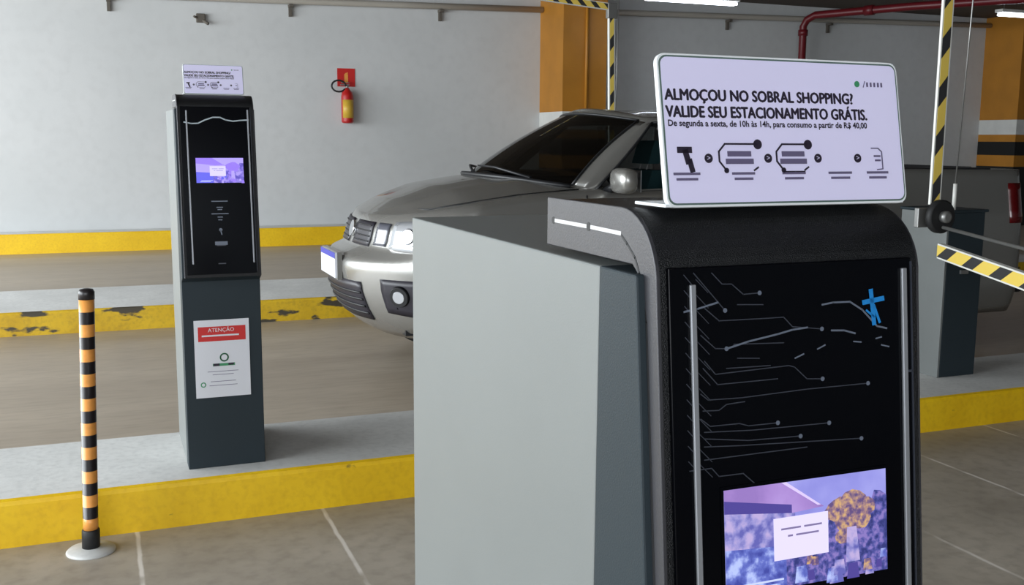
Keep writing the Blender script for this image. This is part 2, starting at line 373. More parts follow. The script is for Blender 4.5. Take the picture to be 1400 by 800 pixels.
def make_kiosk(H, depth, label, loc, far):
    t = thing('ticket_kiosk', label, 'ticket kiosk', loc, 0, 'car park ticket kiosks')
    FP = lambda u, v, n: (u, -v*SA - n*CA, H-.079 - v*CA + n*SA)     # on the sloping face: u across, v down, n out
    zc = H-.052; HL = .58                                           # body top, head length below the bend
    # light grey cabinet
    b = MB(); b.box(-.14, .14, .085, depth, 0, zc, 'panel'); b.build('cabinet', t, bevel=.002)
    # dark front cover: slopes forward behind the head, straight down below it
    zb = H-.079-HL*CA
    prof = [(.085, 0), (.085, zc), (.020, zc), (.020-(zc-zb)*TA, zb), (.0, zb-.02), (0, 0)]
    b = MB(); b.prism(prof, -.14, .14, YZ, 'cover'); b.build('front_cover', t, bevel=.002)
    # hooked side plates
    R = .062
    for s in (-1, 1):
        out = [(.215, H-.046), (.215, H)] + [(R+R*math.cos(a), H-R+R*math.sin(a)) for a in [PI/2 + (PI/2+ANG*.0)*k/10 for k in range(11)]]
        out += [FP(0, HL, 0)[1:]]
        inn = [(FP(0, HL, 0)[1]+.019, FP(0, HL, 0)[2]), (.019, H-.085), (.024, H-.058), (.040, H-.046)]
        if s > 0: out = [(p + .004 if k > 1 else p, z_ - .002 if k else z_) for k, (p, z_) in enumerate(out)]
        b = MB(); x0, x1 = (-.1325, -.1285) if s < 0 else (.1330, .1360)
        b.prism(out+inn, x0, x1, YZ, 'plate')
        pl = b.build('side_plate', t, bevel=.0008)
        # white strips painted for light showing through the slots, dark groove along the plate
        xo = -.1328 if s < 0 else .1360
        fn = lambda p, q, tt: (tt, p, q)
        g = MB()
        sl = [(.200, H-.0215), (.150, H-.0220), (.085, H-.0225), (.062, H-.0235)]
        g.ribbon([(.196, H-.0215), (.128, H-.0215)], .0035, fn, xo, 'slot_light', .0003)
        g.ribbon([(.118, H-.0215), (.062, H-.0222)], .0035, fn, xo, 'slot_light', .0003)
        g.disc((.200, H-.0215), .0035, fn, xo, 'dark'); g.disc((.123, H-.0215), .004, fn, xo, 'dark')
        g.ribbon([(.060, H-.024), (.050, H-.030), (.036, H-.040), (.028, H-.052), (.014, H-.09), (FP(0,.3,0)[1]+.0135, FP(0,.3,0)[2])], .0022, fn, xo, 'dark')
        g.build('slot', pl)
    # black shell over the front and the top
    R2 = R-.0015
    prof = [(.205, H-.046), (.205, H-.0015)] + [(.065+(R2+.003)*math.cos(a)*.98, H-R-.0+R2*math.sin(a)) for a in [PI/2+PI/2*k/12 for k in range(13)]]
    prof += [tuple(FP(0, HL, -.002)[1:]), (.02, zb), (.02, H-.046)]
    b = MB(); b.prism(prof, -.1285, .1330, YZ, 'shell'); sh = b.build('front_shell', t, bevel=.0015)
    # glossy glass front with bright side trims
    b = MB(); b.rect(-.122, .122, -.034, HL-.012, FP, -.001, 'glass_black', .004); b.build('glass_front', t, bevel=.001)
    b = MB(); b.ribbon([(.1215, -.03), (.1225, HL-.02)], .0016, FP, .003, 'print', .001); b.ribbon([(.115, .066), (.122, .066)], .002, FP, .003, 'print', .001)
    b.build('edge_line', t)
    for s in (-1, 1):
        v0 = -.020 if s < 0 else -.025
        uu = -.101 if s < 0 else .1126
        b = MB(); b.rect(uu-.0027, uu+.0027, v0, HL-.05, FP, .003, 'strip', .003); b.build('trim_strip', t, bevel=.0008)
    # printed circuit pattern with the outline of a car
    b = MB(); lw = .0011
    for l in ([] if far else circuit): b.ribbon(l, lw*.75, FP, .003, 'print')
    for k in range(0 if far else 13):                                             # short diagonals by the left strip
        v = -.028+k*.0125; b.ribbon([(-.108, v), (-.099, v+.010)], lw*.6, FP, .003, 'print'); 
        b.ribbon([(-.097, v+.004), (-.086, v+.015)], lw*.55, FP, .003, 'print')
    for d in ([] if far else dots): b.disc(d, .0019, FP, .0032, 'print_bright')
    if not far: b.build('circuit_print', t)
    for l in carline:
        if far: continue
        b = MB(); b.ribbon(l, (.0015 if len(l) > 2 else .0012), FP, .0034, 'print_bright'); b.build('car_outline_print', t)
    if far:
        b = MB(); b.ribbon([(-.110, .022), (-.085, .027), (-.062, .026), (-.038, .014), (-.01, .004), (.015, .004), (.035, .013), (.06, .017), (.085, .014), (.115, .012)], .0045, FP, .0034, 'wave_print'); b.build('car_outline_print', t)
    # instructions printed under the screen
    for v, w in ((.305, .055), (.327, .02), (.335, .014), (.350, .058), (.362, .016), (.372, .012)):
        b = MB(); b.ribbon([(-w/2, v), (w/2, v)], .0035, FP, .003, 'print_bright'); b.build('instruction_print', t)
    b = MB(); b.disc((0, .408), .006, FP, .003, 'print_bright'); b.ribbon([(0, .41), (.003, .425)], .004, FP, .003, 'print_bright'); b.build('hand_icon', t); b = MB()
    b.rect(-.022, .022, .450, .463, FP, .003, 'print_bright'); b.ribbon([(-.015, .4645), (.015, .4645)], .003, FP, .003, 'print'); b.build('reader_mark', t)
    b = MB(); b.ribbon([(-.012, .53), (.012, .53)], .004, FP, .003, 'print')
    b.build('instruction_print', t)
    if not far:
      b = MB()                                                      # blue emblem, upper right
      b.ribbon([(.077, -.007), (.080, .022)], .0042, FP, .0038, 'print_blue'); b.ribbon([(.069, .003), (.090, .0005)], .0042, FP, .0038, 'print_blue')
      b.ribbon([(.080, .006), (.086, .021)], .0024, FP, .0038, 'print_blue'); b.ribbon([(.072, .010), (.080, .016)], .0018, FP, .0038, 'print_blue')
      b.build('blue_emblem', t)
    # screen
    u0, u1, v0, v1 = -.0762, .0897, .1494, .2385
    W = u1-u0; V = v1-v0
    q = lambda a, c: (u0+a*W, v0+c*V)
    b = MB(); b.rect(u0-.003, u1+.003, v0-.003, v1+.003, FP, .0031, 'glass_black', .0006)
    scr = b.build('screen', t)
    b = MB()
    n = .0038
    tone = lambda m: {'scr_bg': 'far_light', 'scr_ceil': 'far_violet', 'scr_beam': 'far_violet', 'scr_line': 'far_light', 'scr_hall': 'far_light', 'scr_floor': 'far_blue', 'scr_crowd': 'far_dim', 'scr_gold': 'far_violet', 'scr_pop': 'far_white'}.get(m, m) if far else m
    P = lambda pts, m, k: b.prism([q(*p) for p in pts], n+k*.00012, n+k*.00012+.0001, FP, tone(m))
    P([(0,0),(1,0),(1,1),(0,1)], 'scr_bg', 0)
    P([(0,0),(.35,0),(.60,.28),(.40,.30),(0,.14)], 'scr_ceil', 1)
    P([(0,.10),(.40,.22),(.40,.30),(0,.22)], 'scr_beam', 2)
    P([(.34,0),(.37,0),(.58,.26),(.56,.26)], 'scr_line', 2)
    P([(0,.22),(.42,.30),(.42,.62),(0,.60)], 'scr_hall', 1)
    P([(0,.56),(.55,.62),(.55,1),(0,1)], 'scr_floor', 3)
    pts = [(.36,1)]
    for i in range(17):
        a = .36+.64*i/16; pts.append((a, (.34 if a > .62 else .66) + random.uniform(-.06, .06) - (.10 if a > .88 else 0)))
    pts += [(1,1)]
    P(pts, 'scr_crowd', 4)
    for (a, c, r) in ((.70,.34,.085),(.78,.30,.09),(.85,.34,.07),(.74,.45,.075),(.82,.45,.07),(.64,.36,.045),(.72,.6,.05)):
        P([(a+r*math.cos(x*PI/6)*(1+.15*random.random()), c+1.35*r*math.sin(x*PI/6)*(1+.2*random.random())) for x in range(12)], 'scr_gold', 5)
    for i in range(12):
        a = .40+.6*random.random(); c = .74+.22*random.random(); r = .012+.02*random.random()
        P([(a-r,c-r*2.2),(a+r,c-r*2.2),(a+r*1.4,c+r*3),(a-r*1.4,c+r*3)], ['scr_hall','scr_floor','scr_gold','scr_beam'][i % 4], 6)
    P([(.74,.52),(.80,.52),(.82,.86),(.73,.86)], 'scr_hall', 6)
    P([(.285,.33),(.62,.33),(.62,.73),(.285,.73)], 'scr_pop', 7)
    for (a0, a1, c) in ((.33,.45,.43),(.47,.58,.43),(.37,.40,.50),(.42,.56,.50)): P([(a0,c),(a1,c),(a1,c+.018),(a0,c+.018)], 'scr_txt', 8)
    for (a0, a1, c) in ((.10,.34,.90),(.08,.30,.945)): P([(a0,c),(a1,c),(a1,c+.018),(a0,c+.018)], 'scr_white', 8)
    b.build('screen_picture', scr)
    return t
make_kiosk(1.345, .66, 'large ticket kiosk in the foreground with light grey side and circuit print on black glass', (.535, .70, 0), False)
make_kiosk(1.384, .50, 'narrow ticket kiosk standing on the yellow kerb left of the car', (.393, 3.87, .17), True)

# ------------------------------------------------------------------ notice boards on top of the kiosks
def make_sign(loc, W, Hh, label, rz=0):
    t = thing('notice_board', label, 'sign', loc, rz, 'notice boards on the kiosks')
    ta = math.radians(11.3); ca, sa = math.cos(ta), math.sin(ta)
    G = lambda u, w, n: (u, w*sa - n*ca, w*ca + n*sa)               # w up the leaning board
    def rr(u0, u1, w0, w1, r):
        p = []
        for (cx, cy, a0) in ((u1-r, w1-r, 0), (u0+r, w1-r, 90), (u0+r, w0+r, 180), (u1-r, w0+r, 270)):
            for k in range(6): a = math.radians(a0+18*k); p.append((cx+r*math.cos(a), cy+r*math.sin(a)))
        return p
    k = W/.237
    w2 = W/2
    b = MB(); b.prism(rr(-w2, w2, 0, Hh, .008*k), -.004, .001, G, 'sign_white'); b.build('board', t, bevel=.0008)
    b = MB(); b.prism(rr(-w2+.0018*k, w2-.0018*k, .0018*k, Hh-.0018*k, .007*k), .001, .0014, G, 'sign_green')
    b.prism(rr(-w2+.0032*k, w2-.0032*k, .0032*k, Hh-.0032*k, .006*k), .0014, .0017, G, 'sign_face'); b.build('printed_face', t)
    b = MB(); b.box(-w2-.001, w2-.004, .0, .050, .0003, .0030, 'sign_white'); b.build('foot_flange', t, bevel=.0005)
    X = lambda a: -w2 + (a*1.015-.048)*W
    Y = lambda c: Hh*(1-c)
    b = MB(); n = .0018
    for dx, dy in ((-.0006, 0), (.0006, 0), (0, .0004), (0, -.0004), (-.0003, 0), (.0003, 0)):
        b.text('ALMOÇOU NO SOBRAL SHOPPING?', .0125*k, X(.068)+dx, Y(.275)+dy, G, n, 'ink', width=.765*W, align='LEFT'); n += .00003
        b.text('VALIDE SEU ESTACIONAMENTO GRÁTIS.', .0125*k, X(.068)+dx, Y(.385)+dy, G, n, 'ink', width=.822*W, align='LEFT')
    b.text('De segunda a sexta, de 10h às 14h, para consumo a partir de R$ 40,00', .0068*k, X(.071), Y(.458), G, n, 'ink', width=.815*W, align='LEFT', bold=.0002)
    b.build('headline_lettering', t)
    b = MB()
    # small emblem and name, upper right
    b.disc((X(.845), Y(.165)), .0026*k, G, n, 'ink_green'); b.ribbon([(X(.872), Y(.185)), (X(.880), Y(.145))], .0006, G, n, 'ink_soft')
    for i, a in enumerate((.89, .906, .922, .938, .953)): b.ribbon([(X(a), Y(.155)), (X(a), Y(.178))], .0016*k, G, n, 'ink_soft')
    b.build('corner_emblem', t); b = MB()
    # hand held scanner
    b.rect(X(.098), X(.153), Y(.610)-.0, Y(.650), G, n, 'ink'); b.ribbon([(X(.128), Y(.64)), (X(.137), Y(.71))], .005*k, G, n, 'ink'); b.ribbon([(X(.142), Y(.70)), (X(.150), Y(.765))], .0045*k, G, n, 'ink')
    b.build('scanner_icon', t)
    for a in (.214, .447, .652, .822):
        b = MB(); b.disc((X(a), Y(.685)), .0037*k, G, n, 'ink'); b.text('>', .006*k, X(a), Y(.685), G, n+.0005, 'sign_face'); b.build('arrow_icon', t)
    for a0, a1, w in ((.255, .405, 1), (.482, .610, 1)):
        r = .006*k; b = MB()
        b.ribbon([(X(a1), Y(.590)), (X(a0)+r, Y(.590)), (X(a0), Y(.590)-r), (X(a0), Y(.735)+r*.6), (X(a0)+r, Y(.765))], .0014*k, G, n, 'ink')
        b.disc((X(a1)+.001, Y(.592)), .0040*k, G, n, 'ink'); b.disc((X(a0)+r, Y(.765)), .0022*k, G, n, 'ink')
        b.ribbon([(X(a1)-.004*k, Y(.765)), (X(a1), Y(.745))], .0014*k, G, n, 'ink')
        if a0 > .4: b.ribbon([(X(a0)+r, Y(.775)), (X(a1)-.004*k, Y(.775))], .0011*k, G, n, 'ink')
        m = (a0+a1)/2+.005
        b.ribbon([(X(m-.042), Y(.655)), (X(m+.040), Y(.655))], .0042*k, G, n, 'ink_soft'); b.ribbon([(X(m-.050), Y(.705)), (X(m+.048), Y(.705))], .0042*k, G, n, 'ink_soft'); b.build('button_icon', t)
    # small ticket outline at the right
    b = MB()
    b.ribbon([(X(.885), Y(.615)), (X(.915), Y(.615)), (X(.930), Y(.64)), (X(.930), Y(.76)), (X(.905), Y(.765))], .0009*k, G, n, 'ink_soft')
    b.ribbon([(X(.896), Y(.67)), (X(.921), Y(.67))], .0015*k, G, n, 'ink_soft'); b.ribbon([(X(.900), Y(.70)), (X(.921), Y(.70))], .0015*k, G, n, 'ink_soft')
    b.build('ticket_icon', t)
    for a, wd in ((.128, .095), (.345, .085), (.548, .09), (.742, .095), (.905, .09)):
        b = MB(); b.ribbon([(X(a-wd*.5), Y(.785)), (X(a+wd*.5), Y(.785))], .0019*k, G, n, 'ink_soft'); b.ribbon([(X(a-wd*.4), Y(.82)), (X(a+wd*.4), Y(.82))], .0019*k, G, n, 'ink_soft'); b.build('caption', t)
    return t
make_sign((.5542, .733, 1.3455), .2537, .1285, 'large white notice board leaning on top of the foreground kiosk', math.radians(1.1))
make_sign((.398, 3.93, 1.5545), .213, .110, 'small notice board on top of the kiosk by the kerb')

# ------------------------------------------------------------------ printed notice taped to the far kiosk
nb = thing('posted_notice', 'white sheet with red heading taped to the dark kiosk post', 'notice', (.388, 3.869, .44))
G = lambda u, w, n: (u, -n, w)
b = MB(); b.rect(-.099, .099, 0, .293, G, 0, 'paper', .0012); b.build('sheet', nb)
b = MB(); b.rect(-.085, .086, .213, .268, G, .0013, 'red')
b.text('ATENÇÃO', .020, -.002, .254, G, .002, 'paper'); b.ribbon([(-.07, .234), (.06, .234)], .006, G, .002, 'paper')
b.build('red_heading', nb)
b = MB()
for k in range(20):
    a = 2*PI*k/20; a2 = 2*PI*(k+1)/20
    b.ribbon([(.006+.014*math.cos(a), .150+.014*math.sin(a)), (.006+.014*math.cos(a2), .150+.014*math.sin(a2))], .005, G, .0013, 'ink_green')
b.rect(-.036, .044, .118, .128, G, .0013, 'ink_green'); b.rect(-.034, -.012, .118, .128, G, .0017, 'ink'); b.rect(.02, .04, .120, .128, G, .0017, 'ink')
for w, c, l in ((.098, 'ink_soft', .11), (.086, 'ink_soft', .075), (.06, 'ink_soft', .09), (.045, 'ink_soft', .10)):
    b.ribbon([(-l/2, w), (l/2, w)], .0018, G, .0013, c)
b.disc((-.072, .050), .010, G, .0013, 'ink_green'); b.disc((-.072, .050), .006, G, .0017, 'paper')
b.build('green_print', nb)

# ================================================================== BOLLARD
t = thing('bollard', 'slim orange and black striped bollard on a round base in front of the yellow kerb', 'bollard', (-.093, 3.62, 0))
b = MB(); b.lathe([(.080, 0), (.080, .004), (.074, .010), (.040, .014), (.030, .016)], 'kerb_top'); b.build('base_plate', t)
HB = .905; lean = .030
fn = lambda x, y, z: (x + lean*z/HB, y, z)
b = MB(); b.lathe([(.029, .012), (.029, .075), (.026, .080)], 'rubber', fn); b.build('base_collar', t)
b = MB(); nb_ = 9; z = .078; step = (HB-.035-.078)/(2*nb_+1)
for k in range(2*nb_+1):
    b.lathe([(.0245, z), (.0245, z+step)], 'bol_orange' if k % 2 == 0 else 'bol_black', fn, 24); z += step
b.build('striped_tube', t)
b = MB(); b.lathe([(.0255, HB-.036), (.0255, HB-.012), (.021, HB-.003), (.008, HB)], 'bol_black', fn, 24); b.build('cap', t)

# ================================================================== EXTINGUISHER
t = thing('fire_extinguisher', 'red fire extinguisher with yellow label hanging on the white wall', 'fire extinguisher', (3.12, 13.80, 1.60))
b = MB(); b.lathe([(.055, 0), (.078, .012), (.082, .03), (.082, .36), (.07, .41), (.035, .45), (.022, .47)], 'ext_red'); b.build('cylinder', t)
b = MB()
vs = []
for z in (.07, .31):
    vs.append([(.0835*math.cos(a), .0835*math.sin(a), z) for a in [math.radians(-150+12*k) for k in range(11)]])
b.grid(vs, 'gold'); b.build('label_sleeve', t, solid=.001)
b = MB(); b.tube([(0, 0, .46), (0, 0, .50)], .02, 'steel'); b.box(-.09, .03, -.012, .012, .50, .515, 'steel'); b.box(-.08, .03, -.01, .01, .53, .54, 'steel'); b.build('valve', t)
b = MB(); b.tube([(-.02+(-.095)*(1-math.cos(a)) , -.01, .49+.075*math.sin(a)) for a in [2*PI*k/16*.92 for k in range(17)]], .012, 'rubber'); b.build('hose', t)
b = MB(); b.box(-.03, .03, .06, .10, .33, .38, 'steel'); b.build('wall_bracket', t)
s = MB(); G = lambda u, w, n: (u, -n, w)
t = thing('extinguisher_sign', 'small square red sign on the wall above the fire extinguisher', 'sign', (3.13, 13.898, 2.09))
b = MB(); b.rect(-.12, .12, 0, .24, G, 0, 'red', .006); b.build('sign_plate', t)
b = MB(); b.ribbon([(0, .06), (0, .15)], .05, G, .006, 'bol_orange', .0005); b.ribbon([(-.01, .17), (.02, .18)], .015, G, .006, 'bol_orange', .0005); b.build('pictogram', t)

# ================================================================== WALL SERVICES
t = thing('conduit_pipe', 'long pale pipe running along the top of the white wall', 'pipe', (0, 13.80, 3.12))
pz = lambda x: -.10+(x+7)*.0146 if x < 1.9 else .03+(x-1.9)*.0200
for x0, x1 in ((-7, 5.96), (6.65, 14.37)):
    b = MB(); b.tube([(x0+(x1-x0)*k/6, 0, pz(x0+(x1-x0)*k/6)) for k in range(7)], .042, 'pipe_grey', 12); b.build('pipe_run', t)
for x in (.187, 2.4, 4.45, 9.1, 11.0):
    z = .03+(x-1.9)*.0195
    b = MB(); b.box(x-.025, x+.025, -.03, .098, z-.075, z-.043, 'stain'); b.box(x-.02, x+.02, .05, .098, z-.19, z-.04, 'stain'); b.build('pipe_bracket', t)
t = thing('sprinkler_pipe', 'dark red fire water pipe rising up the wall and turning along the ceiling', 'pipe', (10.33, 13.62, 1.2))
b = MB(); b.tube([(0, 0, 0), (0, 0, 1.98), (.02, -.06, 2.08), (.08, -.18, 2.14), (.7, -1.5, 2.15), (2.0, -3.6, 2.15), (4.6, -7.5, 2.15)], .058, 'redpipe', 14); b.build('pipe_run', t)
b = MB(); b.tube([(0, 0, 1.84), (0, 0, 1.93)], .075, 'redpipe', 14); b.build('coupling', t)
b = MB(); b.tube([(.42, -.90, 2.145), (.48, -1.03, 2.148)], .075, 'redpipe', 14); b.build('coupling', t)
t = MB(); t.box(-.055, .055, 0, .06, -.05, .06, 'stain'); t.tube([(.02, .02, -.02), (.09, -.03, -.07)], .02, 'stain'); t.tube([(-.03, .02, 0), (-.09, -.02, .02)], .015, 'stain')
o = t.build('wall_fixture', bevel=.01); o.location = (1.27, 13.84, 2.89); tag(o, 'small dark broken fixture on the wall above the kerb kiosk', 'fixture')

def tube_light(x, y, z, L, label):
    t = thing('fluorescent_light', label, 'light', (x, y, z), 0, 'fluorescent lights')
    b = MB(); b.box(0, L, -.07, .07, .03, .075, 'white_paint'); b.build('housing', t, bevel=.006)
    for s in (-.035, .035):
        b = MB(); b.tube([(.03, s, 0), (L-.03, s, 0)], .016, 'tube', 10); b.build('lamp_tube', t)
    for xx in (.1, L-.1):
        b = MB(); b.tube([(xx, 0, .075), (xx, 0, CEIL-z-.001)], .006, 'steel', 8); b.build('hanger', t)
tube_light(6.55, 11.9, 3.19, 1.4, 'lit fluorescent light at the top edge above the silver car')
tube_light(11.95, 11.35, 3.205, 1.3, 'lit fluorescent light by the right ochre column')
tube_light(-.2, .55, 3.3, 1.3, 'added fluorescent light, out of view, lighting the top of the foreground kiosk')  # added lamp outside the view, brightens the near kiosk's top

# ================================================================== BARRIERS
def boom(b, p0, p1, h, th, side, stripe=.16, lean_=.5, rim=.008):
    """striped arm from p0 to p1: h tall across 'side', th thick"""
    p0 = Vector(p0); p1 = Vector(p1); d = (p1-p0); L = d.length; d.normalize(); side = Vector(side).normalized(); nrm = d.cross(side).normalized()
    fn = lambda u, w, n: tuple(p0 + d*u + side*w + nrm*n)
    b.box(0, L, -h/2, h/2, -th/2, th/2, 'boom_white', fn)
    for sg in (-1, 1):
        n0, n1 = (th/2, th/2+.001) if sg > 0 else (-th/2-.001, -th/2)
        k = 0; u = -stripe
        while u < L:
            for off, wd, m in ((0, .42*stripe, 'boom_black'), (.42*stripe, .58*stripe, 'boom_yellow')):
                a = [(u, -h/2+rim), (u+wd, -h/2+rim), (u+wd+h*lean_, h/2-rim), (u+h*lean_, h/2-rim)]
                q = [(min(max(x+off, 0), L), y) for x, y in a]
                if q[1][0]-q[0][0] > 1e-4 or q[2][0]-q[3][0] > 1e-4: b.prism(q, n0, n1, fn, m)
            u += stripe
t = thing('barrier_gate', 'dark barrier gate with striped arms on the kerb right of the foreground kiosk', 'barrier gate', (4.17, 4.07, .17))
b = MB(); b.box(-.11, .13, .0, .30, 0, .87, 'cover'); b.build('cabinet', t, bevel=.004)
b = MB(); b.box(-.125, -.11, -.0, .33, 0, .87, 'panel'); b.build('side_panel', t, bevel=.003)
b = MB(); b.box(-.13, .15, -.005, .34, .87, .885, 'cover'); b.build('lid', t, bevel=.004)
b = MB(); b.box(-.02, .03, -.012, 0, .55, .57, 'steel'); b.build('door_lock', t)
fnr = lambda x, y, z: (-.245+x, -.07+z, .86+y)
b = MB(); b.lathe([(.075, -.02), (.085, -.012), (.085, .012), (.075, .02)], 'rubber', fnr, 24); b.build('pivot_wheel', t)
b = MB(); b.lathe([(.018, -.055), (.03, -.05), (.03, -.022)], 'steel', fnr, 16); b.build('pivot_hub', t)
b = MB(); b.box(-.32, -.11, .0, .03, .80, .90, 'steel'); b.build('arm_clamp', t, bevel=.004)
b = MB(); boom(b, (-.26, -.04, .92), (-.24, -.02, 2.85), .066, .014, (1, 0, 0), .24, .9); b.build('raised_arm', t, label='upright yellow and black striped arm')
b = MB(); boom(b, (-.26, -.10, .690), (-.85, -2.1, .54), .075, .03, (0, 0, 1), .24, 1.2); b.build('lowered_arm', t, label='horizontal yellow and black striped arm')
b = MB(); b.tube([(-.27, -.12, .81), (-.80, -2.1, .70)], .009, 'steel', 8); b.build('support_rod', t)
b = MB(); b.tube([(-.07, .02, .885), (-.07, .02, 1.02)], .010, 'boom_white', 8); b.tube([(-.07, .02, 1.02), (-.03, .0, 2.8)], .004, 'steel', 6); b.build('tension_cable', t)

t = thing('barrier_gate', 'striped barrier arm rising behind the silver car by the left ochre column', 'barrier gate', (4.30, 8.35, .17))
b = MB(); b.box(-.14, .14, .0, .30, 0, .95, 'cover'); b.build('cabinet', t, bevel=.004)
b = MB(); boom(b, (-.06, -.13, .80), (-.10, -.13, 2.34), .055, .03, (1, 0, 0), .24, .9); b.build('lower_arm', t)
b = MB(); boom(b, (-.08, -.13, 2.375), (-1.35, -.13, 2.47), .060, .03, (0, 0, 1), .13, .8, .006); b.build('folded_arm', t)
b = MB(); b.box(-.14, -.05, -.155, -.105, 2.28, 2.41, 'steel'); b.build('elbow_joint', t, bevel=.005)
b = MB(); b.tube([(-.06, -.15, .8), (-.06, 0, .8)], .05, 'rubber'); b.build('pivot_hub', t)
b = MB(); b.tube([(-.02, -.09, .95), (.0, -.09, 2.9)], .004, 'steel', 6); b.tube([(-.02, -.09, .95), (-.02, .02, .94)], .006, 'steel', 6); b.build('tension_cable', t)

# ================================================================== PICKUP CAR
def lerp_tab(tab, x):
    if x <= tab[0][0]: return tab[0][1]
    for (a, va), (c, vc) in zip(tab[:-1], tab[1:]):
        if x <= c:
            s_ = (x-a)/(c-a); return va+(vc-va)*s_
    return tab[-1][1]
XF = [(.24,.30),(.30,.18),(.37,.10),(.46,.05),(.56,.015),(.69,.0),(.74,.03),(.77,.11),(.82,.135),(.9,.155),(.97,.20),(1.05,.25)]
DD = [(.20,.55),(.6,.62),(.72,.60),(.78,.46),(1.0,.44)]
WW = [(.20,.74),(.3,.79),(.42,.825),(.7,.83),(.9,.82),(1.1,.785),(1.25,.765)]
ZT = [(0,.965),(.2,.965),(.4,.99),(.65,1.03),(.95,1.075),(1.3,1.10),(2.7,1.13),(2.78,1.14),(2.86,1.235),(4.5,1.22)]
LEN = 4.72; WB = (.80, 3.50); WR = .36
def zt(x): return lerp_tab(ZT, x)
def zbot(x):
    z = .24
    for w in WB:
        if abs(x-w) < WR: z = max(z, .31+math.sqrt(WR*WR-(x-w)**2)*.98)
    return z
def body(pu, z):
    """pu in [0,1) front curve, [1,2) side, [2,3] rear; returns x, y>=0"""
    xf = lerp_tab(XF, z); D = lerp_tab(DD, z); W = lerp_tab(WW, z)
    xr = LEN-.20
    if pu < 1:
        tt = math.sin(pu*PI/2)**.9
        return xf + D*(1-(1-tt**2.4)**.625 if tt < 1 else 1), W*tt
    if pu < 2:
        x0 = xf+D; q = (pu-1)
        return x0+(xr-x0)*q, W
    q = (pu-2)*PI/2
    return xr+.18*math.sin(q)**.8 if q > 0 else xr, W*(math.cos(q)**.35 if q < PI/2-1e-6 else 0)
def body_pt(pu, k):
    """k from 0 bottom to 1 top edge"""
    x, y = body(pu, .7)
    for _ in range(3):
        z1 = zt(x); z0 = zbot(x) if 1 <= pu < 2 or x > .42 else .27
        z = z0+(z1-z0)*k; x, y = body(pu, z)
    return Vector((x, y, z))
def BP(pu, z, off=0):
    """point on the body at height z pushed out by off (front/side)"""
    x, y = body(pu, z); x2, y2 = body(pu+.01, z); x3, y3 = body(pu, z+.01)
    a = Vector((x2-x, y2-y, 0)); c = Vector((x3-x, y3-y, .01)); n = c.cross(a).normalized()
    if n.x > 0 and pu < 1: n = -n
    if pu >= 1 and n.y < 0: n = -n
    return Vector((x, y, z)) + n*off
CX = 2.25
def cp(v, s): return (v[0]-CX, v[1]*s, v[2])                        # s=-1: the side nearest the camera
t = thing('pickup_truck', 'silver pickup truck with dark tinted windscreen stopped between the yellow kerbs', 'car', (1.25+CX, 6.03, 0))
b = MB()
pus = [i/26 for i in range(26)] + [1+i/80 for i in range(80)] + [2+i/12 for i in range(13)]
for s in (-1, 1):
    rows = []
    ks = [0,.06,.12,.18,.25,.32,.4,.48,.56,.62,.68,.72,.76,.80,.85,.9,.95,1]
    for k in ks: rows.append([cp(body_pt(pu, k), s) for pu in pus])
    b.grid(rows, 'car')
# bonnet surface, joined to the body's upper edge
ZC = [(.2,.965),(.26,1.00),(.36,1.055),(.6,1.135),(.8,1.17),(1.0,1.195),(1.35,1.215)]
def hood_row(e):
    z1 = e.z; zc = max(z1, lerp_tab(ZC, e.x))
    r = []
    for j in range(-14, 15):
        q = j/14
        bulge = .010*math.exp(-((abs(q)-.62)/.10)**2)*min(1, (e.x-.2)/.4)
        r.append((e.x-CX, e.y*q, z1+(zc-z1)*(1-abs(q)**2.3)+bulge*(1-abs(q)**6)))
    return r
edge = [body_pt(pu, 1) for pu in pus if body_pt(pu, 1).x < 1.46]
rows = [hood_row(e) for e in edge]
b.grid(rows, 'car')
b.build('body', t, solid=.012, fixn=True)
def hoodz(x, y):
    W = lerp_tab(WW, 1.1); z1 = zt(x); return z1+(lerp_tab(ZC, x)-z1)*(1-min(1, abs(y)/W)**2.3)
# bonnet edge seam
for s in (-1, 1):
    b = MB(); b.tube([(.30-CX, .30*s, hoodz(.30,.30)-.012), (.42-CX, .60*s, hoodz(.42,.60)-.016), (.6-CX, .70*s, hoodz(.6,.70)+.004), (.9-CX, .715*s, hoodz(.9,.715)+.004), (1.28-CX, .72*s, hoodz(1.28,.72)+.004)], .004, 'car_black', 6)
    b.build('bonnet_seam', t)
# underbody, wheel wells and cabin tub
b = MB(); b.box(.5-CX, 4.35-CX, -.62, .62, .22, .34, 'car_black'); b.box(.30-CX, 1.30-CX, -.55, .55, .30, .88, 'car_black')
b.box(1.30-CX, 2.75-CX, -.74, .74, .34, .40, 'car_black'); b.box(2.8-CX, 4.35-CX, -.56, .56, .34, .9, 'car_black'); b.build('underbody', t)
# cabin
def cab(u, tt):
    """u in [-3,3] round the cabin from the windscreen centre, tt from base to roof edge"""
    s = -1 if u < 0 else 1; a = abs(u)
    if a <= 1:
        q = a
        base = Vector((.90+.42*q**2.4, .715*q, 0)); base.z = hoodz(base.x, base.y)-.005
        top = Vector((1.62+.20*q**2.2, .575*q, 1.585-.055*q*q))
    elif a <= 2:
        q = a-1
        base = Vector((1.32+1.40*q, .715+.02*q, 1.095+.035*q)); top = Vector((1.82+.76*q, .575+.01*q-.01*q*q, 1.53+.01*math.sin(PI*q)))
    else:
        q = a-2
        base = Vector((2.72+.05*q, .735*(1-q), 1.13)); top = Vector((2.58+.05*q, .575*(1-q), 1.53+.055*(1-(1-q)**2)))
    p = base.lerp(top, tt); bul = .03*math.sin(PI*tt)
    if a <= 1: p.x -= bul*.8; p.z += bul*.5
    elif a <= 2: p.y += bul
    else: p.x += bul
    p.y *= s
    return p
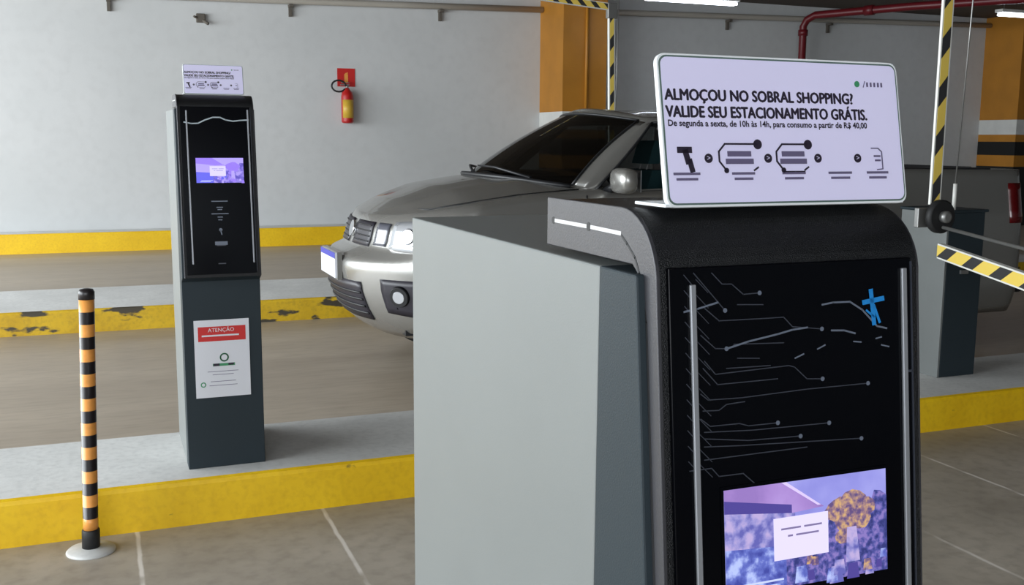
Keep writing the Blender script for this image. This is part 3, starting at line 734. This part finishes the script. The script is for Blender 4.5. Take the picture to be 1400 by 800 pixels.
def cells(m, us, ts, off=0.0, mb=None):
    rows = []
    for tt in ts:
        row = []
        for u in us:
            p = cab(u, tt); row.append((p.x-CX, p.y, p.z))
        rows.append(row)
    mb.grid(rows, m)
def rng(a, c, n): return [a+(c-a)*i/n for i in range(n+1)]
b = MB()
T0, T1 = .03, .94
for (a, c, full) in ((-3, 3, True),):
    cells('car', rng(-3, 3, 90), rng(T1, 1, 2), mb=b); cells('car', rng(-3, 3, 90), rng(0, T0, 1), mb=b)
for s in (-1, 1):
    for (a, c) in ((.93, 1.035), (1.60, 1.68), (1.90, 2.12)): cells('car', [s*x for x in rng(a, c, 6)], rng(T0, T1, 10), mb=b)
# roof skin
per = [cab(u, 1) for u in rng(0, 3, 45)]
rows = []
for e in per:
    rows.append([(e.x-CX, e.y*j/10, e.z + (.065*(1-(j/10)**2)*max(0, min(1, (e.y/.575)))**1)*.9) for j in range(-10, 11)])
b.grid(rows, 'car')
b.build('cabin', t, solid=.02)
def win(name, us, ts, lbl=None):
    g = MB(); cells('window_glass', us, ts, mb=g); o = g.build(name, t); 
    if lbl: o['label'] = lbl
win('windscreen', rng(-.93, .93, 40), rng(T0, T1, 12), 'dark tinted windscreen')
win('side_window', rng(1.035, 1.60, 12), rng(T0, T1, 10))
for s in (-1, 1): win('quarter_window', [s*x for x in rng(1.68, 1.90, 6)], rng(T0, T1, 10))
g = MB(); cells('window_glass', rng(2.12, 3, 12), rng(T0, T1, 8), mb=g); cells('window_glass', rng(-3, -2.12, 12), rng(T0, T1, 8), mb=g); g.build('rear_window', t)
# black seals round the glass
b = MB()
for s in (-1, 1):
    b.tube([(cab(s*.93, tt).x-CX-.003, cab(s*.93, tt).y, cab(s*.93, tt).z+.003) for tt in rng(T0, T1, 10)], .007, 'car_black', 6)
    b.tube([(cab(s*1.035, tt).x-CX, cab(s*1.035, tt).y, cab(s*1.035, tt).z) for tt in rng(T0, T1, 10)], .008, 'car_black', 6)
    b.tube([(cab(s*u, T1).x-CX, cab(s*u, T1).y, cab(s*u, T1).z) for u in rng(1.035, 1.9, 12)], .007, 'car_black', 6)
b.tube([(cab(u, T1).x-CX, cab(u, T1).y, cab(u, T1).z+.003) for u in rng(-.93, .93, 20)], .007, 'car_black', 6)
b.tube([(cab(u, .015).x-CX-.03, cab(u, .015).y, cab(u, .015).z+.004) for u in rng(-.95, .95, 24)], .016, 'car_black', 6)
b.build('window_seals', t)
for yy, y2 in ((-.50, .05), (.02, .52)):
    g = MB(); 
    q0 = cab(yy/.715, .03); q1 = cab(y2/.68, .10); qm = cab((yy*.5+y2*.5)/.70, .09)
    g.tube([(q0.x-CX-.02, q0.y, q0.z+.012), (qm.x-CX-.028, qm.y, qm.z+.02), (q1.x-CX-.018, q1.y, q1.z+.016)], [.011, .009, .005], 'car_black', 6); g.build('wiper', t)
# dashboard, steering wheel, seats
b = MB(); b.box(1.28-CX, 1.50-CX, -.64, .64, .75, 1.09, 'car_black'); b.build('dashboard', t, bevel=.04)
b = MB(); ctr = Vector((1.66, -.34, 1.06)); ax = Vector((.85, 0, .5)).normalized(); a1 = Vector((0,1,0)); a2 = ax.cross(a1)
b.tube([tuple(ctr+(a1*math.cos(x)+a2*math.sin(x))*.18-Vector((CX,0,0))) for x in [2*PI*k/24 for k in range(25)]], .014, 'car_black', 8, cap=False)
b.tube([tuple(ctr-Vector((CX,0,0))), (1.45-CX, -.34, .95)], .03, 'car_black', 8); b.build('steering_wheel', t)
for yy, m in ((-.34, 'seat'), (.34, 'seat_teal')):
    g = MB(); g.box(1.75-CX, 2.2-CX, yy-.22, yy+.22, .42, .62, m)
    fs_ = lambda x, y, z: (x+(z-.6)*.30-CX, y, z)
    g.box(2.05, 2.18, yy-.22, yy+.22, .60, 1.20, m, fs_); g.box(2.06, 2.15, yy-.12, yy+.12, 1.24, 1.40, m, fs_); g.tube([fs_(2.1, yy-.05, 1.18), fs_(2.1, yy-.05, 1.27)], .006, 'steel', 6); g.tube([fs_(2.1, yy+.05, 1.18), fs_(2.1, yy+.05, 1.27)], .006, 'steel', 6)
    g.build('seat', t, bevel=.03)
b = MB(); b.box(2.68-CX, 2.72-CX, -.72, .72, .4, 1.12, 'car_black'); b.build('rear_bulkhead', t)
# load bed cover and rear wall
b = MB(); b.box(2.86-CX, 4.36-CX, -.735, .735, 1.205, 1.232, 'tonneau')
for k in range(5): b.tube([(3.0+.3*k-CX, -.72, 1.234), (3.0+.3*k-CX, .72, 1.234)], .008, 'tonneau', 6)
b.build('tonneau_cover', t, bevel=.008)
b = MB(); b.box(2.80-CX, 2.87-CX, -.73, .73, 1.10, 1.225, 'car'); b.build('bed_front_wall', t)
# front parts laid on the body surface
def skin(name, sgn, pu0, pu1, z0, z1, m, th=.012, nu=10, nz=6, shape=None, parent=None, label=None, extra=.0):
    g = MB(); rows = []
    for i in range(nz+1):
        kz = i/nz; row = []
        for j in range(nu+1):
            ku = j/nu; pu = pu0+(pu1-pu0)*ku; z = z0+(z1-z0)*kz
            if shape: pu, z = shape(ku, kz, pu, z)
            sg = sgn
            p = BP(abs(pu), z, th+extra)
            if sgn == 0: sg = 1 if pu >= 0 else -1
            row.append(cp(p, sg))
        rows.append(row)
    g.grid(rows, m)
    o = g.build(name, parent or t, solid=th, label=label); return o
def sh_head(ku, kz, pu, z): return pu, z + .035*ku*(kz) - .02*ku*(1-kz)
def sh_taper(ku, kz, pu, z): return pu, z
for s in (-1, 1):
    hl = skin('headlight', s, .40, .80, .79, .935, 'lamp_clear', .012, shape=sh_head)
    for (pc, zc_, r, m) in ((.52, .865, .048, 'chrome'), (.66, .875, .040, 'lamp_blue_glint')):
        g = MB(); p = BP(pc, zc_, .010); p2 = BP(pc, zc_, .022)
        g.tube([cp(p, s), cp(p2, s)], [r, r*.8], m, 18); g.build('lamp_lens', hl)
    skin('fog_lamp_recess', s, .43, .70, .44, .63, 'grille', .006, shape=lambda ku, kz, pu, z: (pu+.05*kz*(1 if ku > .5 else 0), z-.03*ku*(1-kz)))
    g = MB(); g.tube([cp(BP(.53, .54, .004), s), cp(BP(.53, .54, .020), s)], [.062, .055], 'car_black', 20); g.build('fog_lamp_ring', t)
    g = MB(); g.tube([cp(BP(.53, .54, .010), s), cp(BP(.53, .54, .024), s)], [.040, .034], 'lamp_clear', 20); g.build('fog_lamp', t)
for sg in (-1, 1):
    gr = skin('upper_grille', sg, .03, .225, .79, .925, 'grille', .008, nu=8)
    g = MB()
    for z in (.815, .845, .875, .902): g.tube([cp(BP(p, z, .010), sg) for p in rng(.04, .215, 8)], .004, 'car_black', 6)
    g.build('grille_slats', gr)
    skin('turn_lamp', sg, .265, .365, .80, .925, 'smoke', .009, nu=6)
skin('lower_grille', 0, -.30, .30, .38, .60, 'grille', .006, nu=16)
g = MB()
for z in (.42, .46, .50, .54):
    g.tube([cp(BP(abs(p), z, .008), 1 if p >= 0 else -1) for p in rng(-.29, .29, 14)], .007, 'car_black', 6)
g.build('lower_grille_bars', t)
g = MB(); g.tube([cp(BP(0, .868, .006), 1), cp(BP(0, .868, .022), 1)], .048, 'chrome', 20); g.build('badge', t)
g = MB(); g.box(-.02-CX, -.008-CX, -.20, .20, .60, .745, 'plate_white'); g.box(-.0215-CX, -.020-CX, -.20, .20, .712, .745, 'plate_blue'); g.build('number_plate', t, bevel=.003)
g = MB(); g.box(-.008-CX, .02-CX, -.21, .21, .59, .75, 'car'); g.build('plate_holder', t)
# mirrors
for s in (-1, 1):
    g = MB(); ctr = Vector((1.47, .905, 1.175))
    rows = []
    for i in range(9):
        ph = -PI/2+PI*i/8; row = []
        for j in range(17):
            th = 2*PI*j/16
            sx = lambda v, e: math.copysign(abs(v)**e, v)
            row.append((ctr.x-CX + .055*sx(math.cos(ph), .6)*sx(math.cos(th), .6), s*(ctr.y + .105*sx(math.cos(ph), .6)*sx(math.sin(th), .6)), ctr.z + .072*sx(math.sin(ph), .6)))
        rows.append(row)
    g.grid(rows, 'car'); mo = g.build('wing_mirror', t)
    g = MB(); g.box(1.525-CX, 1.530-CX, s*.81, s*1.0, 1.115, 1.235, 'chrome'); g.build('mirror_glass', mo)
    g = MB(); g.tube([(1.45-CX, s*.73, 1.11), (1.46-CX, s*.86, 1.15)], .025, 'car_black', 8); g.build('mirror_stalk', mo)
# doors: seams, handle, side moulding, tail lights
for s in (-1, 1):
    sl = lambda x, z: cp(Vector((x, lerp_tab(WW, z)+.001, z)), s)
    g = MB()
    g.tube([sl(1.30, z) for z in rng(.34, 1.09, 10)], .004, 'car_black', 6); g.tube([sl(2.45, z) for z in rng(.34, 1.12, 10)], .004, 'car_black', 6); g.tube([sl(x, .33) for x in rng(1.3, 2.45, 8)], .004, 'car_black', 6)
    g.build('door_seam', t)
    g = MB(); g.tube([sl(2.22, .93), cp(Vector((2.28, .85, .935)), s), cp(Vector((2.36, .85, .935)), s), sl(2.41, .93)], .012, 'car', 8); g.build('door_handle', t)
    g = MB(); g.tube([cp(Vector((x, lerp_tab(WW, .62)-.004, .62)), s) for x in rng(1.22, 3.08, 8)], .022, 'car_black', 8); g.build('side_moulding', t)
    skin('tail_light', s, 1.988, 2.6, .86, 1.13, 'tail', .006, nu=8)
    # wheel arch trim
    for w in WB:
        g = MB(); g.tube([cp(Vector((w+WR*math.cos(a), .832, .31+WR*.98*math.sin(a))), s) for a in rng(.0, PI, 18)], .018, 'car_black', 6); g.build('arch_trim', t)
# wheels
for w in WB:
    for s in (-1, 1):
        fnw = lambda x, y, z: (w-CX+x, s*(.70+z), .31+y)
        g = MB(); g.lathe([(.19, -.10), (.285, -.10), (.308, -.07), (.31, 0), (.308, .07), (.285, .10), (.20, .105), (.19, .09)], 'rubber', fnw, 40); wh = g.build('wheel', t)
        g = MB(); g.lathe([(.192, .0), (.192, .095), (.18, .10), (.175, .06), (.05, .05)], 'alloy', fnw, 32)
        for k in range(5):
            a = 2*PI*k/5; d = (math.cos(a), math.sin(a)); n_ = (-d[1], d[0])
            g.prism([(d[0]*.03+n_[0]*.028, d[1]*.03+n_[1]*.028), (d[0]*.18+n_[0]*.020, d[1]*.18+n_[1]*.020), (d[0]*.18-n_[0]*.020, d[1]*.18-n_[1]*.020), (d[0]*.03-n_[0]*.028, d[1]*.03-n_[1]*.028)], .05, .095, fnw, 'alloy')
        g.build('rim', wh)
# rear bumper
g = MB(); g.box(LEN-.10-CX, LEN+.04-CX, -.74, .74, .36, .52, 'car_black'); g.build('rear_bumper', t, bevel=.03)
